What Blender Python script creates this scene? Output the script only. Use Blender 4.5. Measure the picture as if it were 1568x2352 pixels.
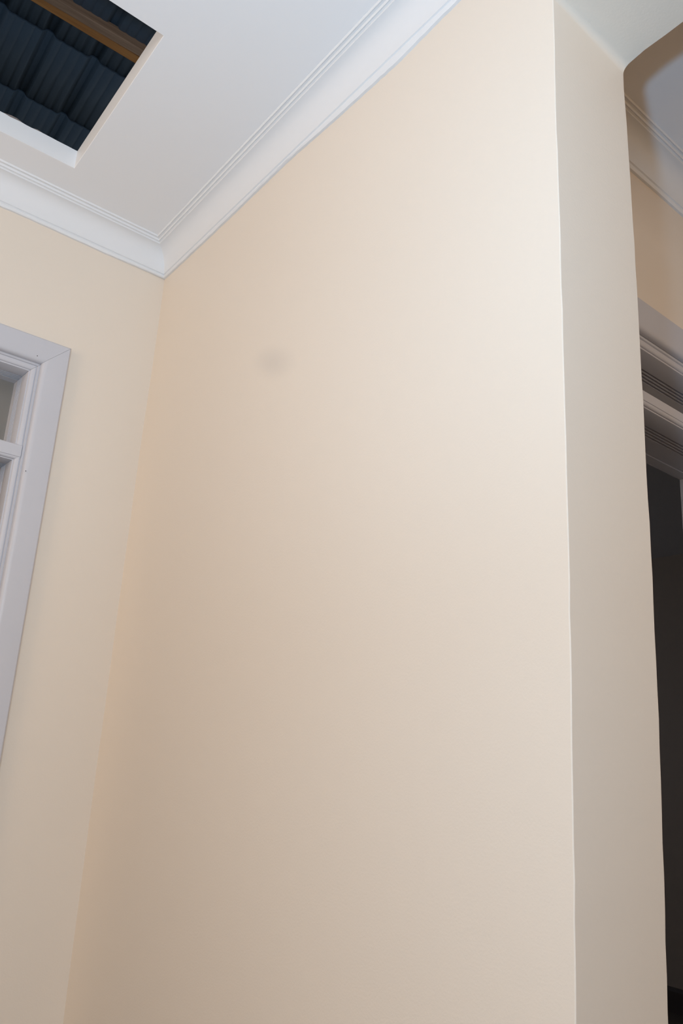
import bpy, bmesh, math, random
from mathutils import Matrix, Vector

random.seed(7)
for o in list(bpy.data.objects):
    bpy.data.objects.remove(o, do_unlink=True)
scene = bpy.context.scene
COL = scene.collection

# ------------------------------------------------------------------ camera
CB = 2.85                       # height of the cornice's lower edge above the floor
F_PX = 1854.19
RIGHT = Vector((0.79299661, -0.60639699, 0.05864361))
DOWN = Vector((0.21795663, 0.19249678, -0.95678623))
FWD = Vector((0.56890358, 0.77151, 0.28481754))
CAM = Vector((-0.8533655, -2.17716247, CB - 1.4))
cd = bpy.data.cameras.new('camera')
cam = bpy.data.objects.new('camera', cd)
COL.objects.link(cam)
m = Matrix.Identity(4)
for i, v in enumerate((RIGHT, -DOWN, -FWD)):
    for r in range(3):
        m[r][i] = v[r]
m.translation = CAM
cam.matrix_world = m
cd.sensor_fit = 'VERTICAL'
cd.sensor_height = 36.0
cd.sensor_width = 24.0
cd.lens = F_PX / 2352.0 * 36.0
cd.clip_start = 0.01
scene.camera = cam

# ------------------------------------------------------------------ world and lights
world = bpy.data.worlds.new('world')
scene.world = world
world.use_nodes = True
world.node_tree.nodes['Background'].inputs[0].default_value = (0.86, 0.94, 1.0, 1)
world.node_tree.nodes['Background'].inputs[1].default_value = 0.22



def area_light(name, loc, aim, sx, sy, watts, col):
    d = bpy.data.lights.new(name, 'AREA')
    d.shape = 'RECTANGLE'
    d.size, d.size_y, d.energy, d.color = sx, sy, watts, col
    o = bpy.data.objects.new(name, d)
    COL.objects.link(o)
    o.location = loc
    o.rotation_euler = Vector(aim).to_track_quat('-Z', 'Y').to_euler()
    return o


# the photographer's flash: a small head beside the lens, tilted up towards the ceiling,
# with the wide spill of its diffuser
FLASH_POS = Vector((-1.006, -2.095, CB - 1.274))
FLASH_COL = (0.355, 0.665, 1.0)
fd = bpy.data.lights.new('flash', 'SPOT')
fd.spot_size = math.radians(150)
fd.spot_blend = 1.0
fd.shadow_soft_size = 0.03
fd.energy = 51.5
fd.color = FLASH_COL
fo = bpy.data.objects.new('flash', fd)
COL.objects.link(fo)
fo.location = FLASH_POS
fo.rotation_euler = Vector((0.1, 0.3, 1.0)).to_track_quat('-Z', 'Y').to_euler()
area_light('flash_diffuser', FLASH_POS, (0.57, 0.77, 0.28), 0.075, 0.05, 6.5, FLASH_COL)
# added fill lamps brightening the rooms, set in made-up windows out of view
area_light('fill_behind', (-1.5, -3.59, 2.1), (0, 1, 0), 1.18, 0.88, 28.5, (0.96, 0.975, 1.0))
area_light('fill_side', (-2.39, -0.9, 2.35), (1, 0, 0), 0.68, 1.18, 15.5, (1.0, 0.73, 0.49))
area_light('fill_hall', (2.0, -3.59, 2.35), (0, 1, 0), 1.38, 0.68, 11.6, (1.0, 0.67, 0.38))
area_light('fill_dark_room', (2.5, 3.29, 1.6), (0, -1, 0), 0.98, 0.98, 2.5, (0.73, 0.80, 1.0))

scene.view_settings.view_transform = 'Standard'
scene.view_settings.look = 'None'
scene.view_settings.gamma = 1.0
scene.view_settings.use_curve_mapping = False
scene.view_settings.exposure = -0.05

# ------------------------------------------------------------------ measures (metres)
A = 0.04865                     # the cross walls stand 2.8 degrees out of square
PHI = math.atan(A)
T = 0.1916                      # wall thickness
JY = -1.525                     # free end of the right-hand wall
YH = -1.2749                    # hall wall at x = 0
ZC = CB + 0.0955                # ceiling
ZS = CB - 0.2017                # lintel soffit
X0, Y0 = -2.4, -3.6             # room behind the camera
XE = 4.41                       # far wall of the dark room
YB = 3.3


# ------------------------------------------------------------------ helpers
def new_mat(name):
    mt = bpy.data.materials.new(name)
    mt.use_nodes = True
    nt = mt.node_tree
    return mt, nt, nt.nodes['Principled BSDF']


def paint(name, col, rough=0.55, var=0.03, vscale=1.3, bump=0.08, bscale=260.0, spec=0.4, bump2=0.0):
    mt, nt, b = new_mat(name)
    tc = nt.nodes.new('ShaderNodeTexCoord')
    n1 = nt.nodes.new('ShaderNodeTexNoise')
    n1.inputs['Scale'].default_value = vscale
    n1.inputs['Detail'].default_value = 3
    nt.links.new(tc.outputs['Object'], n1.inputs['Vector'])
    mx = nt.nodes.new('ShaderNodeMix')
    mx.data_type = 'RGBA'
    mx.inputs['A'].default_value = (*[c * (1 - var) for c in col], 1)
    mx.inputs['B'].default_value = (*[min(1, c * (1 + var)) for c in col], 1)
    nt.links.new(n1.outputs['Fac'], mx.inputs['Factor'])
    nt.links.new(mx.outputs['Result'], b.inputs['Base Color'])
    b.inputs['Roughness'].default_value = rough
    b.inputs['Specular IOR Level'].default_value = spec
    n2 = nt.nodes.new('ShaderNodeTexNoise')
    n2.inputs['Scale'].default_value = bscale
    n2.inputs['Detail'].default_value = 4
    nt.links.new(tc.outputs['Object'], n2.inputs['Vector'])
    bp = nt.nodes.new('ShaderNodeBump')
    bp.inputs['Strength'].default_value = bump
    bp.inputs['Distance'].default_value = 0.002
    nt.links.new(n2.outputs['Fac'], bp.inputs['Height'])
    last = bp
    if bump2:
        n3 = nt.nodes.new('ShaderNodeTexNoise')
        n3.inputs['Scale'].default_value = 5.0
        n3.inputs['Detail'].default_value = 2
        nt.links.new(tc.outputs['Object'], n3.inputs['Vector'])
        b2 = nt.nodes.new('ShaderNodeBump')
        b2.inputs['Strength'].default_value = bump2
        b2.inputs['Distance'].default_value = 0.02
        nt.links.new(n3.outputs['Fac'], b2.inputs['Height'])
        nt.links.new(bp.outputs['Normal'], b2.inputs['Normal'])
        last = b2
    nt.links.new(last.outputs['Normal'], b.inputs['Normal'])
    return mt


CREAM = (0.787, 0.694, 0.588)
M_WALL = paint('cream_wall_paint', CREAM, 0.5, 0.015, 1.1, 0.10, 240, 0.3, 0.04)
M_CEIL = paint('white_ceiling_paint', (0.87, 0.87, 0.875), 0.7, 0.01, 1.0, 0.04, 180, 0.25)
M_TRIM = paint('white_cornice_paint', (0.785, 0.79, 0.795), 0.5, 0.01, 2.0, 0.05, 120, 0.35)
M_GREY = paint('grey_gloss_paint', (0.56, 0.555, 0.585), 0.38, 0.03, 6.0, 0.10, 90, 0.45)
M_FLOOR = paint('cement_floor', (0.22, 0.19, 0.165), 0.6, 0.10, 3.0, 0.2, 60, 0.3)
M_SKIRT = paint('dark_skirting', (0.16, 0.14, 0.13), 0.45, 0.05, 4.0, 0.1, 60, 0.4)
M_ROOF = paint('dark_blue_roof_sheet', (0.105, 0.130, 0.160), 0.42, 0.12, 9.0, 0.15, 40, 0.5)
M_LINING = paint('white_lining_paint', (0.88, 0.88, 0.885), 0.5, 0.01, 2.0, 0.05, 120, 0.35)
M_DIMCEIL = paint('dimmed_grey_ceiling', (0.36, 0.34, 0.31), 0.8, 0.06, 2.0, 0.15, 60, 0.2)  # side room's ceiling: dimness put into the colour
M_HOLE = paint('nail_hole_dark', (0.02, 0.02, 0.02), 0.9, 0.0)


def add_smudge(mt, centre, ry, rz, ang):
    """A faint greyish rub mark on the painted wall."""
    nt = mt.node_tree
    b = nt.nodes['Principled BSDF']
    src = b.inputs['Base Color'].links[0].from_socket
    tc = nt.nodes.new('ShaderNodeTexCoord')
    mp = nt.nodes.new('ShaderNodeMapping')
    mp.vector_type = 'TEXTURE'
    mp.inputs['Location'].default_value = centre
    mp.inputs['Scale'].default_value = (0.1, ry, rz)
    mp.inputs['Rotation'].default_value = (ang, 0, 0)
    nt.links.new(tc.outputs['Object'], mp.inputs['Vector'])
    gr = nt.nodes.new('ShaderNodeTexGradient')
    gr.gradient_type = 'SPHERICAL'
    nt.links.new(mp.outputs['Vector'], gr.inputs['Vector'])
    mr = nt.nodes.new('ShaderNodeMapRange')
    mr.interpolation_type = 'SMOOTHSTEP'
    mr.inputs['To Max'].default_value = 0.30
    nt.links.new(gr.outputs['Fac'], mr.inputs['Value'])
    mx = nt.nodes.new('ShaderNodeMix')
    mx.data_type = 'RGBA'
    mx.inputs['B'].default_value = (0.50, 0.46, 0.42, 1)
    nt.links.new(mr.outputs['Result'], mx.inputs['Factor'])
    nt.links.new(src, mx.inputs['A'])
    nt.links.new(mx.outputs['Result'], b.inputs['Base Color'])


M_WALL_R = M_WALL.copy()
M_WALL_R.name = 'cream_wall_paint_with_rub_mark'
add_smudge(M_WALL_R, (0.0, -0.721, CB - 0.554), 0.128, 0.051, math.radians(24.4))


def timber(name, c1, c2, scale=(2.0, 30.0, 30.0)):
    mt, nt, b = new_mat(name)
    tc = nt.nodes.new('ShaderNodeTexCoord')
    mp = nt.nodes.new('ShaderNodeMapping')
    mp.inputs['Scale'].default_value = scale
    nt.links.new(tc.outputs['Object'], mp.inputs['Vector'])
    n = nt.nodes.new('ShaderNodeTexNoise')
    n.inputs['Scale'].default_value = 3.0
    n.inputs['Detail'].default_value = 6
    nt.links.new(mp.outputs['Vector'], n.inputs['Vector'])
    cr = nt.nodes.new('ShaderNodeValToRGB')
    cr.color_ramp.elements[0].position = 0.3
    cr.color_ramp.elements[0].color = (*c1, 1)
    cr.color_ramp.elements[1].position = 0.7
    cr.color_ramp.elements[1].color = (*c2, 1)
    nt.links.new(n.outputs['Fac'], cr.inputs['Fac'])
    nt.links.new(cr.outputs['Color'], b.inputs['Base Color'])
    b.inputs['Roughness'].default_value = 0.75
    bp = nt.nodes.new('ShaderNodeBump')
    bp.inputs['Strength'].default_value = 0.3
    bp.inputs['Distance'].default_value = 0.003
    nt.links.new(n.outputs['Fac'], bp.inputs['Height'])
    nt.links.new(bp.outputs['Normal'], b.inputs['Normal'])
    return mt


M_PURLIN = timber('weathered_timber', (0.40, 0.205, 0.115), (0.58, 0.31, 0.18))
M_BATTEN = timber('orange_brown_timber', (0.58, 0.20, 0.05), (0.76, 0.285, 0.075))


def glass_mat():
    mt = bpy.data.materials.new('thin_window_glass')
    mt.use_nodes = True
    nt = mt.node_tree
    nt.nodes.clear()
    out = nt.nodes.new('ShaderNodeOutputMaterial')
    tr = nt.nodes.new('ShaderNodeBsdfTransparent')
    tr.inputs[0].default_value = (0.93, 0.94, 0.93, 1)
    gl = nt.nodes.new('ShaderNodeBsdfGlossy')
    gl.inputs['Roughness'].default_value = 0.02
    fr = nt.nodes.new('ShaderNodeFresnel')
    fr.inputs[0].default_value = 1.45
    mx = nt.nodes.new('ShaderNodeMixShader')
    nt.links.new(fr.outputs[0], mx.inputs[0])
    nt.links.new(tr.outputs[0], mx.inputs[1])
    nt.links.new(gl.outputs[0], mx.inputs[2])
    nt.links.new(mx.outputs[0], out.inputs[0])
    return mt


M_GLASS = glass_mat()


def grey_glass():
    mt = glass_mat()
    mt.name = 'grey_fanlight_glass'
    nt = mt.node_tree
    tr = [n for n in nt.nodes if n.type == 'BSDF_TRANSPARENT'][0]
    mix = [n for n in nt.nodes if n.type == 'MIX_SHADER'][0]
    df = nt.nodes.new('ShaderNodeBsdfDiffuse')
    df.inputs[0].default_value = (0.36, 0.33, 0.29, 1)  # even grey-brown diffuse mixed into the clear glass
    m2 = nt.nodes.new('ShaderNodeMixShader')
    m2.inputs[0].default_value = 0.62
    nt.links.new(tr.outputs[0], m2.inputs[1])
    nt.links.new(df.outputs[0], m2.inputs[2])
    nt.links.new(m2.outputs[0], mix.inputs[1])
    return mt


M_GREY_GLASS = grey_glass()


def obj(name, verts, faces, mat, parent=None, label=None, cat=None, kind=None, group=None, smooth=False, bevel=0.0, fix=True):
    me = bpy.data.meshes.new(name)
    me.from_pydata([tuple(v) for v in verts], [], faces)
    me.materials.append(mat)
    if fix:
        bm = bmesh.new()
        bm.from_mesh(me)
        bmesh.ops.remove_doubles(bm, verts=bm.verts, dist=1e-6)
        bmesh.ops.recalc_face_normals(bm, faces=bm.faces)
        bm.to_mesh(me)
        bm.free()
    if smooth:
        for p in me.polygons:
            p.use_smooth = True
        try:
            me.set_sharp_from_angle(angle=math.radians(32))
        except Exception:
            pass
    o = bpy.data.objects.new(name, me)
    COL.objects.link(o)
    if parent:
        o.parent = parent
    if label:
        o['label'] = label
    if cat:
        o['category'] = cat
    if kind:
        o['kind'] = kind
    if group:
        o['group'] = group
    if bevel:
        b = o.modifiers.new('bevel', 'BEVEL')
        b.width = bevel
        b.segments = 2
        b.limit_method = 'ANGLE'
        b.angle_limit = math.radians(50)
    return o


def empty(name, loc, rz, label, cat, kind='structure'):
    o = bpy.data.objects.new(name, None)
    o.empty_display_size = 0.1
    COL.objects.link(o)
    o.location = loc
    o.rotation_euler = (0, 0, rz)
    o['label'] = label
    o['category'] = cat
    o['kind'] = kind
    return o


class MB:
    def __init__(self):
        self.v, self.f = [], []

    def box(self, x0, x1, y0, y1, z0, z1, fn=None):
        n = len(self.v)
        pts = [(x0, y0, z0), (x1, y0, z0), (x1, y1, z0), (x0, y1, z0), (x0, y0, z1), (x1, y0, z1), (x1, y1, z1), (x0, y1, z1)]
        self.v += [fn(*q) if fn else q for q in pts]
        self.f += [tuple(n + i for i in q) for q in ((0, 3, 2, 1), (4, 5, 6, 7), (0, 1, 5, 4), (1, 2, 6, 5), (2, 3, 7, 6), (3, 0, 4, 7))]
        return self

    def sweep(self, rings, closed=True, caps=True):
        n = len(self.v)
        k = len(rings[0])
        for r in rings:
            self.v += [tuple(q) for q in r]
        for i in range(len(rings) - 1):
            for j in range(k if closed else k - 1):
                a, b = n + i * k + j, n + i * k + (j + 1) % k
                self.f.append((a, b, b + k, a + k))
        if caps and closed:
            self.f.append(tuple(n + j for j in range(k)))
            self.f.append(tuple(n + (len(rings) - 1) * k + j for j in range(k)))
        return self


def lerp_table(tab, x):
    tab = sorted(tab)
    if x <= tab[0][0]:
        return tab[0][1]
    for (xa, ya), (xb, yb) in zip(tab, tab[1:]):
        if x <= xb:
            t = (x - xa) / (xb - xa)
            return ya + (yb - ya) * t
    return tab[-1][1]


def sh(x, y, z):                 # the out-of-square cross walls
    return (x, y + A * x, z)


S = 'structure'

# ------------------------------------------------------------------ floor and ceilings
obj('floor', *(lambda b: (b.v, b.f))(MB().box(X0 - .2, XE + .2, Y0 - .2, YB + .2, -.12, 0)), M_FLOOR,
    label='grey cement floor running under the whole room', cat='floor', kind=S)

# hatch hole in the room's ceiling
HX1, HX0 = -0.3775, -0.945
HYB, HYN = -0.1794, -0.7437     # at x = 0, before the shear
HT = 0.0571
cb = MB()
CT = 0.012


def ceil_piece(x0, x1, y0, y1, s0=True, s1=True):
    fn = lambda x, y, z: (x, y + (A * x if ((y == y0 and s0) or (y == y1 and s1)) else 0), z)
    cb.box(x0, x1, y0, y1, ZC, ZC + CT, fn)


ceil_piece(X0 - .1, T * .5, HYB, 0.10)
ceil_piece(X0 - .1, T * .5, Y0 - .1, HYN, s0=False)
ceil_piece(X0 - .1, HX0, HYN, HYB)
ceil_piece(HX1, T * .5, HYN, HYB)
ceiling = obj('ceiling', cb.v, cb.f, M_CEIL, label='white painted ceiling with an open square hatch', cat='ceiling', kind=S)

# lining boards of the hatch
LB = 0.016


def lining(x0, x1, y0, y1, top=ZC + HT):
    b = MB().box(x0, x1, y0, y1, ZC + 0.0002, top, sh)
    return obj('hatch_lining_board', b.v, b.f, M_LINING, ceiling, bevel=0.0015)


lining(HX1 - .001, HX1 + LB, HYN - LB, HYB + LB)
lining(HX0 - LB, HX0 + .001, HYN - LB, HYB + LB)
lining(HX0, HX1, HYN - LB, HYN + .001)
# rear board with a chipped upper edge
b = MB()
N = 40
rings = []
for i in range(N + 1):
    x = HX0 + (HX1 - HX0) * i / N
    zt = ZC + HT - (0.0 if x > -0.5 else 0.0007 * (1 + math.sin(i * 1.9))) - random.random() * 0.0008
    rings.append([sh(x, HYB - .001, ZC + .0002), sh(x, HYB + LB, ZC + .0002), sh(x, HYB + LB, zt), sh(x, HYB - .001, zt)])
b.sweep(rings)
obj('hatch_lining_board', b.v, b.f, M_LINING, ceiling)
# raw timber joist showing above the rear board
b = MB()
rings = []
for i in range(N + 1):
    x = HX0 - .05 + (-0.43 - HX0 + .05) * i / N
    zt = ZC + HT + 0.0215 - 0.009 * max(0, (i - 14) / 26) + 0.003 * math.sin(i * 1.25) + random.uniform(-.0012, .0012)
    rings.append([sh(x, HYB + LB + .001, ZC + .02), sh(x, HYB + LB + .04, ZC + .02), sh(x, HYB + LB + .04, zt), sh(x, HYB + LB + .001, zt)])
b.sweep(rings)
M_RAW = timber('raw_grey_timber', (0.22, 0.17, 0.15), (0.34, 0.27, 0.24))
obj('hatch_joist', b.v, b.f, M_RAW, ceiling, label='rough sawn timber joist behind the hatch edge')

bb = MB().box(T * .5, XE + .1, Y0 - .1, 0, ZC, ZC + CT, lambda x, y, z: (x, (YH + T * .5 + A * x) if y == 0 else y, z))
obj('ceiling_hall', bb.v, bb.f, M_CEIL, label='white ceiling of the hall beyond the wall opening', cat='ceiling', kind=S)
bb = MB().box(T * .5, XE + .1, 0, YB + .1, ZC, ZC + CT, lambda x, y, z: (x, (YH + T * .5 + A * x) if y == 0 else y, z))
obj('ceiling_dark_room', bb.v, bb.f, M_CEIL, label='unlit white ceiling seen through the hall doorway', cat='ceiling', kind=S)
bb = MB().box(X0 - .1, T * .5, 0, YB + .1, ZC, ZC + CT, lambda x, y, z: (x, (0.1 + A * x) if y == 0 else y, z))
obj('ceiling_side_room', bb.v, bb.f, M_DIMCEIL, label='ceiling with dimness put into its grey colour, seen through the fanlight of the near doorway', cat='ceiling', kind=S)

# ------------------------------------------------------------------ the right-hand wall with its opening
EDGE_N = [(-1.9, -1.5222), (-1.6777, -1.5237), (-1.4696, -1.5263), (-1.3376, -1.5272), (-1.1052, -1.5281), (-1.0442, -1.5272), (-0.6119, -1.5246),
          (-0.4431, -1.5225), (-0.2605, -1.5211), (-0.1, -1.5211)]
EDGE_F = [(-1.9, -1.5150), (-1.7032, -1.5184), (-1.4705, -1.5246), (-1.2761, -1.5284), (-1.1072, -1.5290), (-0.9973, -1.5284), (-0.6831, -1.5290),
          (-0.518, -1.5275), (-0.3395, -1.5248), (-0.2113, -1.5234)]
OYE = -2.95                      # other side of the opening
NOISE = [random.uniform(-1, 1) for _ in range(400)]


def wob(i, amp=0.0006):
    return amp * (NOISE[i % 400] + NOISE[(i * 3 + 17) % 400] * .5)


def opening_outline(tab, rad, shift, seed, soff):
    pts = []
    zs = [0.0 + i * 0.04 for i in range(int((ZS - rad) / 0.04) + 1)]
    for i, z in enumerate(zs):
        pts.append((lerp_table(tab, z - CB) + wob(i + seed), z))
    ye = lerp_table(tab, ZS - CB)
    for i in range(7):
        t = i / 6 * math.pi / 2
        pts.append((ye - rad + rad * math.cos(t), ZS - rad + rad * math.sin(t) + soff(ye - rad + rad * math.cos(t))))
    y = ye - rad - 0.03
    k = 0
    while y > OYE + .05:
        pts.append((y, ZS + soff(y) + wob(k + seed + 100, .0009)))
        y -= 0.04
        k += 1
    pts.append((OYE, ZS))
    pts.append((OYE, 0.0))
    return pts


def soff_f(y):
    return lerp_table([(-1.66, 0.006), (-1.579, 0.0046), (-1.531, -0.002), (-1.50, -0.004)], y)


on = opening_outline(EDGE_N, 0.010, 0, 0, lambda y: 0.026)
of = opening_outline(EDGE_F, 0.014, 0, 37, soff_f)
n = min(len(on), len(of))
while len(on) > n:
    on.pop(-4)
while len(of) > n:
    of.pop(-4)
front = [(0.0, y, z) for y, z in on]
back = [(T, y, z) for y, z in of]        # the tables already hold world positions
v = front + back
f = [(i, i + 1, n + i + 1, n + i) for i in range(n - 1)]
# outer boundary
YR = 0.32
oc = [(OYE, 0), (Y0, 0), (Y0, ZC), (YR, ZC), (YR, 0)]
bi = len(v)
outer = [(Y0, 0.0), (Y0, ZC), (YR, ZC), (YR, 0.0)]
v += [(0.0, y, z) for y, z in outer] + [(T, y, z) for y, z in outer]
f.append(tuple(list(range(n)) + [bi, bi + 1, bi + 2, bi + 3]))
f.append(tuple([n + i for i in range(n)][::-1] + [bi + 7, bi + 6, bi + 5, bi + 4]))
f += [(n - 1, 2 * n - 1, bi + 4, bi), (bi, bi + 4, bi + 5, bi + 1), (bi + 1, bi + 5, bi + 6, bi + 2), (bi + 2, bi + 6, bi + 7, bi + 3), (bi + 3, bi + 7, n, 0)]
obj('wall_right', v, f, M_WALL_R, label='tall cream plastered wall ending at a wide opening to the hall', cat='wall', kind=S, smooth=True, bevel=0.0014)

# wall between the side room and the dark room
bb = MB().box(0, T, YR - .02, YB, 0, ZC)
obj('wall_partition', bb.v, bb.f, M_WALL, label='cream partition wall between the two rooms behind', cat='wall', kind=S)

# ------------------------------------------------------------------ the left (cross) wall with door_1
D1_R, D1_L = -0.3283, -1.205     # inner edges of the casing
D1_TOP = CB - 0.4166
D1_MARG = 0.03
CORN = [(-2.3, -0.010), (-2.0717, -0.008), (-1.9804, -0.004), (-1.7, 0.001), (-1.6258, 0.0035), (-1.2338, 0.0058), (-1.1139, 0.0080), (-0.6634, 0.0096),
        (-0.5248, 0.0088), (-0.3133, 0.0030), (-0.0856, 0.0015), (0.0, 0.0020), (0.1, 0.002)]


def left_wall():
    b = MB()
    # body
    xr = D1_R + D1_MARG
    xl = D1_L - D1_MARG
    zt = D1_TOP + D1_MARG
    b.box(xr, T * .5, 0.03, T, 0, ZC, sh)
    b.box(X0, xl, 0.0, T, 0, ZC, sh)
    b.box(xl, xr, 0.0, T, zt, ZC, sh)
    # plaster skin between doorway and corner, following the hand-finished corner
    xs = [xr, -0.2, -0.12, -0.08, -0.05, -0.03, -0.015, 0.0, 0.02]
    nz = 74
    rows = []
    for j in range(nz + 1):
        z = ZC * j / nz
        off = lerp_table(CORN, z - CB) + wob(j + 211, .0005)
        row = [sh(xr, 0.031, z)]
        for x in xs:
            w = 0 if x <= xr else math.exp(min(0, x) / 0.07)
            row.append(sh(x, off * w if x > xr else 0.0, z))
        rows.append(row)
    n0 = len(b.v)
    k = len(rows[0])
    for r in rows:
        b.v += r
    for j in range(nz):
        for i in range(k - 1):
            q = n0 + j * k + i
            b.f.append((q, q + 1, q + k + 1, q + k))
    return b


b = left_wall()
obj('wall_left', b.v, b.f, M_WALL, label='cream plastered wall around the grey doorway under the hatch', cat='wall', kind=S, smooth=True)

# ------------------------------------------------------------------ hall wall with door_2
D2_R = 1.166 + 0.026
D2_L = D2_R - 0.86
D2_TOP = CB - 0.4440
b = MB()
fh = lambda x, y, z: (x, YH + y + A * x, z)
mg = 0.03
b.box(T - .001, D2_L - mg, 0, T, 0, ZC, fh)
b.box(D2_R + mg, XE, 0, T, 0, ZC, fh)
b.box(D2_L - mg, D2_R + mg, 0, T, D2_TOP + mg, ZC, fh)
obj('wall_hall', b.v, b.f, M_WALL, label='cream hall wall around the dark doorway', cat='wall', kind=S)

# remaining walls
bb = MB().box(XE, XE + .15, Y0, YB, 0, ZC)
obj('wall_end', bb.v, bb.f, M_WALL, label='unlit cream wall at the end of the dark room', cat='wall', kind=S)


def wall_with_added_windows(name, axis, at, th, u0, u1, holes, label):
    """axis 'x': the wall lies in the plane x = at and u runs along y; axis 'y' likewise."""
    mp = (lambda u, d, z: (at + d, u, z)) if axis == 'x' else (lambda u, d, z: (u, at + d, z))
    b = MB()
    cur = u0
    for (a0, a1, z0, z1) in sorted(holes):
        b.box(cur, a0, 0, th, 0, ZC, mp)
        b.box(a0, a1, 0, th, 0, z0, mp)
        b.box(a0, a1, 0, th, z1, ZC, mp)
        cur = a1
    b.box(cur, u1, 0, th, 0, ZC, mp)
    w = obj(name, b.v, b.f, M_WALL, label=label, cat='wall', kind=S, fix=False)
    for h in holes:
        make_added_window(h, mp, th)
    return w


WIN = [0]


def make_added_window(h, mp, th):  # unseen windows, added to house the fill lamps
    WIN[0] += 1
    a0, a1, z0, z1 = h
    root = empty('added_window_%d' % WIN[0], mp((a0 + a1) / 2, 0, z0), 0, WLAB[WIN[0]], 'added_window')
    inv = Vector(root.location)
    q = lambda u, d, z: tuple(Vector(mp(u, d, z)) - inv)
    d0, d1 = th * .55, th * .85
    fw = 0.05
    for (ua, ub, za, zb) in ((a0, a1, z0, z0 + fw), (a0, a1, z1 - fw, z1), (a0, a0 + fw, z0 + fw, z1 - fw), (a1 - fw, a1, z0 + fw, z1 - fw),
                             ((a0 + a1) / 2 - .025, (a0 + a1) / 2 + .025, z0 + fw, z1 - fw)):
        b = MB().box(ua, ub, d0, d1, za, zb, q)
        obj('added_window_bar', b.v, b.f, M_GREY, root)
    for (ua, ub) in ((a0 + fw, (a0 + a1) / 2 - .025), ((a0 + a1) / 2 + .025, a1 - fw)):
        b = MB().box(ua, ub, (d0 + d1) / 2 - .002 * (1 if th > 0 else -1), (d0 + d1) / 2 + .002 * (1 if th > 0 else -1), z0 + fw, z1 - fw, q)
        obj('pane', b.v, b.f, M_GLASS, root)


WLAB = {1: 'grey framed opening added for fill light, left of the camera', 2: 'grey framed opening added for fill light, behind the camera',
        3: 'grey framed opening added for fill light at the hall side of the wall behind', 4: 'small grey framed opening added for fill light in the dark room'}
wall_with_added_windows('wall_side', 'x', X0, -.15, Y0, YB, [(-1.5, -0.3, 2.0, 2.7)], 'cream side wall left of the camera')
wall_with_added_windows('wall_behind', 'y', Y0, -.15, X0 - .15, XE + .15, [(-2.1, -0.9, 1.65, 2.55), (1.3, 2.7, 2.0, 2.7)], 'cream wall behind the camera')
wall_with_added_windows('wall_back', 'y', YB, .15, X0 - .15, XE + .15, [(2.0, 3.0, 1.1, 2.1)], 'cream back wall of the rooms behind')

# skirting in the dark room
prof = [(0, 0), (-.016, 0), (-.016, .120), (-.010, .138), (-.004, .142), (0, .142)]
b = MB().sweep([[(XE + d, y, z) for d, z in prof] for y in (YH + T + A * XE + .001, YB)])
obj('baseboard_end', b.v, b.f, M_SKIRT, label='dark skirting board at the foot of the unlit end wall', cat='skirting', kind=S)

# ------------------------------------------------------------------ cornices
CP = [(0.0, 0.0), (0.0060, 0.0005), (0.0085, 0.0040), (0.0090, 0.0090), (0.0070, 0.0110), (0.0066, 0.0135), (0.0105, 0.0150)]
for i in range(1, 12):
    t = i / 11 * math.pi / 2
    CP.append((0.0545 - 0.044 * math.cos(t), 0.0155 + 0.0650 * math.sin(t)))
CP += [(0.0548, 0.0845), (0.0585, 0.0862), (0.0612, 0.0850), (0.0625, 0.0872), (0.0628, 0.0908), (0.0670, 0.0918), (0.0700, 0.0905), (0.0719, 0.0930), (0.0719, 0.0965), (0.0, 0.0965)]
CORNZ = [(-3.6, 0.0), (-1.50, 0.001), (-1.3075, 0.0003), (-1.2228, -0.003), (-1.1311, -0.0105), (-1.0452, -0.0083), (-0.9523, -0.0052), (-0.8514, -0.0017),
         (-0.7787, 0.0030), (-0.702, 0.0055), (-0.5351, 0.003), (-0.2403, 0.0006), (-0.06, 0.003), (0.0, 0.004)]
CORNX = [(-2.4, 0.0), (-0.51, 0.001), (-0.36, 0.0015), (-0.20, 0.0002), (-0.06, 0.003), (0.0, 0.004)]


def low(z, dz):
    return CB + z + dz * max(0.0, 1 - z / 0.010)


SEC = math.sqrt(1 + A * A)
# along the left wall
rings = []
NS = 120
for i in range(NS + 1):
    t = i / NS
    ring = []
    for d, z in CP:
        x = X0 * (1 - t) + (-d) * t
        dz = lerp_table(CORNX, x) + wob(i + 50, .0007)
        ring.append((x, A * x - d * SEC, low(z, dz)))
    rings.append(ring)
b = MB().sweep(rings)
obj('trim_1', b.v, b.f, M_TRIM, label='white coved cornice above the grey doorway', cat='cornice', kind=S, smooth=True)
# along the right wall and over the opening
rings = []
NS = 260
for i in range(NS + 1):
    t = i / NS
    ring = []
    for d, z in CP:
        ye = -A * d - d * SEC
        y = Y0 * (1 - t) + ye * t
        dz = lerp_table(CORNZ, y) + wob(i + 90, .0008)
        ring.append((-d, y, low(z, dz)))
    rings.append(ring)
b = MB().sweep(rings)
obj('trim_2', b.v, b.f, M_TRIM, label='white coved cornice along the tall blank wall', cat='cornice', kind=S, smooth=True)
# hall wall
rings = []
for i in range(61):
    t = i / 60
    rings.append([((T + d) * (1 - t) + XE * t, YH + A * ((T + d) * (1 - t) + XE * t) - d * SEC, low(z, wob(i + 20, .0008))) for d, z in CP])
b = MB().sweep(rings)
obj('trim_3', b.v, b.f, M_TRIM, label='white coved cornice in the hall above the dark doorway', cat='cornice', kind=S, smooth=True)
# hall side of the right-hand wall
rings = []
for i in range(41):
    t = i / 40
    rings.append([(T + d, (YH + A * (T + d) - d * SEC) * (1 - t) + Y0 * t, low(z, wob(i + 70, .0008))) for d, z in CP])
b = MB().sweep(rings)
obj('trim_4', b.v, b.f, M_TRIM, label='white coved cornice on the hall side of the opening', cat='cornice', kind=S, smooth=True)


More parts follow.
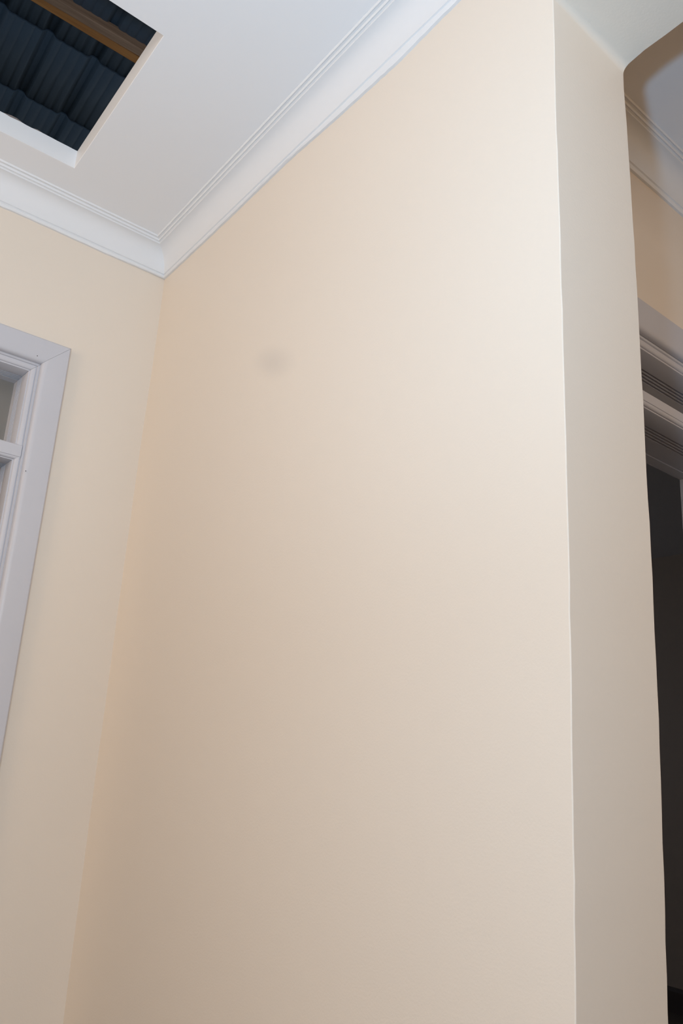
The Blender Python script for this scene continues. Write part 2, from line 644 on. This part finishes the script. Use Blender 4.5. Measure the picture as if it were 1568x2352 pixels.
# ------------------------------------------------------------------ grey door frames with fanlights
def make_door(name, origin, label, uL, uR, ztop, cw, wr, tr_top, tr_flat, tr_low, nails):
    root = empty(name, origin, PHI, label, 'doorway')
    P = lambda u, d, z: (u, d, z)
    # casing: flat board with a rounded inner edge, mitred; w runs from the inner edge outwards
    cprof = [(-0.0, 0.0), (-0.0, -0.006), (0.0022, -0.0115), (0.007, -0.0155), (0.014, -0.0172), (cw - 0.004, -0.0172), (cw, -0.0135), (cw, 0.0)]
    b = MB().sweep([[P(uL - w, d, ztop + w) for w, d in cprof], [P(uR + w, d, ztop + w) for w, d in cprof]])
    obj('casing_head', b.v, b.f, M_GREY, root, smooth=True)
    for side in (0, 1):
        pu = (lambda w: uL - w) if side == 0 else (lambda w: uR + w)
        b = MB().sweep([[P(pu(w), d, 0.0) for w, d in cprof], [P(pu(w), d, ztop + w - 0.0005) for w, d in cprof]])
        c = obj('casing_side', b.v, b.f, M_GREY, root, smooth=True)
        if side == 1:
            for (nu, nz) in nails:
                bm = bmesh.new()
                bmesh.ops.create_cone(bm, cap_ends=True, segments=10, radius1=0.0012, radius2=0.0012, depth=0.0006)
                me = bpy.data.meshes.new('nail_hole')
                bmesh.ops.rotate(bm, verts=bm.verts, matrix=Matrix.Rotation(math.pi / 2, 3, 'X'))
                bmesh.ops.translate(bm, verts=bm.verts, vec=(nu, -0.0174, nz))
                bm.to_mesh(me)
                bm.free()
                me.materials.append(M_HOLE)
                nh = bpy.data.objects.new('nail_hole', me)
                COL.objects.link(nh)
                nh.parent = c
    # frame section: (w from casing inner edge into the opening, depth into the wall)
    e = wr
    fprof = [(-0.026, 0.001), (0.006, 0.001), (0.0075, 0.0045), (0.0095, 0.0045), (0.0105, 0.002)]
    for i in range(1, 7):
        t = i / 6 * math.pi / 2
        fprof.append((0.0105 + (e - 0.004 - 0.0105) * math.sin(t), 0.002 + 0.0062 * (1 - math.cos(t))))
    fprof += [(e - 0.0038, 0.0092), (e - 0.0005, 0.0094), (e, 0.0104), (e, 0.060)]
    y = 0.060
    for i in range(4):
        fprof += [(e - 0.0085, y + 0.0012), (e - 0.0085, y + 0.0048), (e, y + 0.0060), (e, y + 0.0098)]
        y += 0.0098
    fprof += [(e, 0.148), (e - 0.003, 0.150), (e - 0.003, 0.154), (e, 0.156), (e, 0.190), (-0.026, 0.190)]
    b = MB().sweep([[P(uL + w, d, ztop - w) for w, d in fprof], [P(uR - w, d, ztop - w) for w, d in fprof]])
    obj('frame_head', b.v, b.f, M_GREY, root, smooth=True)
    for side in (0, 1):
        pu = (lambda w: uL + w) if side == 0 else (lambda w: uR - w)
        b = MB().sweep([[P(pu(w), d, 0.0) for w, d in fprof], [P(pu(w), d, ztop - w - 0.0006) for w, d in fprof]])
        obj('frame_jamb', b.v, b.f, M_GREY, root, smooth=True)
    # transom bar under the fanlight: (height, depth)
    zt, zf, zl = tr_top, tr_flat, tr_low
    tp = [(zt - 0.002, 0.0008), (zf + 0.0008, 0.0008), (zf, 0.0026), (zf - 0.0008, 0.0022)]
    hb = zf - zl - 0.004
    for i in range(1, 7):
        t = i / 6 * math.pi / 2
        tp.append((zf - 0.0008 - hb * math.sin(t), 0.0022 + 0.0060 * (1 - math.cos(t))))
    tp += [(zl + 0.0034, 0.0092), (zl + 0.0005, 0.0094), (zl, 0.0104), (zl, 0.060)]
    y = 0.060
    for i in range(4):
        tp += [(zl + 0.0085, y + 0.0012), (zl + 0.0085, y + 0.0048), (zl, y + 0.0060), (zl, y + 0.0098)]
        y += 0.0098
    tp += [(zl, 0.148), (zl + 0.003, 0.150), (zl + 0.003, 0.154), (zl, 0.156), (zl, 0.189), (zt + 0.004, 0.189), (zt + 0.004, 0.014), (zt, 0.003)]
    b = MB().sweep([[P(uL + 0.0085, d, z) for z, d in tp], [P(uR - 0.0085, d, z) for z, d in tp]])
    obj('transom_bar', b.v, b.f, M_GREY, root, smooth=True)
    # fanlight glass
    b = MB().box(uL + e - 0.003, uR - e + 0.003, 0.124, 0.128, zt + 0.002, ztop - e + 0.003)
    obj('fanlight_pane', b.v, b.f, M_GREY_GLASS, root, label='dull grey-brown fanlight glass')
    return root


k = 1 / math.cos(PHI)
make_door('door_1', (0, 0, 0), 'grey painted door frame with fanlight under the ceiling hatch',
          D1_L * k, D1_R * k, D1_TOP, 0.0712, 0.0260, CB - 0.660, CB - 0.694, CB - 0.7048,
          [(-0.3225, CB - 0.7333), (-0.3468, CB - 0.4031)])
make_door('door_2', (0, YH, 0), 'grey painted door frame in the hall opening to a dark room',
          D2_L * k, D2_R * k, D2_TOP, 0.0795, 0.0260, CB - 0.581, CB - 0.606, CB - 0.6177, [])

# ------------------------------------------------------------------ roof above the hatch
PITCH = math.radians(13)
roof = empty('roof', (-0.3836, 0.5149, CB + 1.1657), 0, 'dark blue ribbed metal roof seen through the ceiling hatch', 'roof')
RZ = math.atan(0.03)
e1 = Vector((math.cos(RZ), math.sin(RZ), 0))
nrm0 = Vector((0, math.sin(PITCH), math.cos(PITCH)))
e2 = nrm0.cross(e1) * 1.0
e2 = Vector((-math.sin(RZ) * math.cos(PITCH), math.cos(RZ) * math.cos(PITCH), -math.sin(PITCH)))   # down the slope
n3 = e1.cross(e2)
if n3.z < 0:
    n3 = -n3
PER, STEP = 0.1775, 0.306


def sheet_h(x):
    p = ((x / PER) + 0.5) % 1.0 - 0.5          # main rib at 0
    d = abs(p)
    h = 0.0
    if d < 0.045:
        h = 0.024
    elif d < 0.155:
        t = (d - 0.045) / 0.11
        h = 0.024 * (0.5 + 0.5 * math.cos(math.pi * t))
    for c in (0.285, -0.285 + 1.0 - 0.235):
        pass
    for c in (0.29, 0.5, -0.29):
        q = abs(((p - c) + 0.5) % 1.0 - 0.5)
        if q < 0.055:
            h += 0.0045 * (0.5 + 0.5 * math.cos(math.pi * q / 0.055))
    return h


xs = [-1.45 + i * 0.0065 for i in range(370)]
base = None
for kx in range(-6, 4):
    b = MB()
    s0 = kx * STEP
    rows = [(s0, 0.000), (s0 + 0.003, -0.010), (s0 + 0.020, -0.011), (s0 + STEP - 0.002, 0.000)]
    if base is None:
        vv, ff = [], []
        for s, off in [(0.0, 0.001), (0.003, -0.006), (0.02, -0.0065), (STEP + 0.001, 0.0012)]:
            for x in xs:
                q = e1 * x + e2 * s + n3 * (sheet_h(x) + off - 0.022)
                vv.append(q)
        w = len(xs)
        for r in range(3):
            for i in range(w - 1):
                ff.append((r * w + i, r * w + i + 1, (r + 1) * w + i + 1, (r + 1) * w + i))
        o = obj('roof_tile_course', vv, ff, M_ROOF, roof, smooth=True)
        sm = o.modifiers.new('thickness', 'SOLIDIFY')
        sm.thickness = 0.0008
        base = o
    else:
        o = base.copy()
        COL.objects.link(o)
        o.parent = roof
    o.location = e2 * s0

# timbers under the sheets (roof-local frame)
def timber_bar(name, s0, s1, h0, h1, mat, lab, skew):
    bq = MB()
    rings = []
    for x in (-1.3, 0.9):
        rings.append([e1 * x + e2 * (s + skew * x) + n3 * h for s, h in ((s0, h0), (s1, h0), (s1, h1), (s0, h1))])
    bq.sweep(rings)
    return obj(name, bq.v, bq.f, mat, roof, label=lab, bevel=0.003)


timber_bar('purlin', -0.168, -0.1365, -0.066, -0.012, M_PURLIN, 'weathered brown timber purlin', -0.015)
timber_bar('batten', -0.1360, -0.103, -0.058, -0.012, M_BATTEN, 'orange-brown timber batten beside the purlin', 0.006)
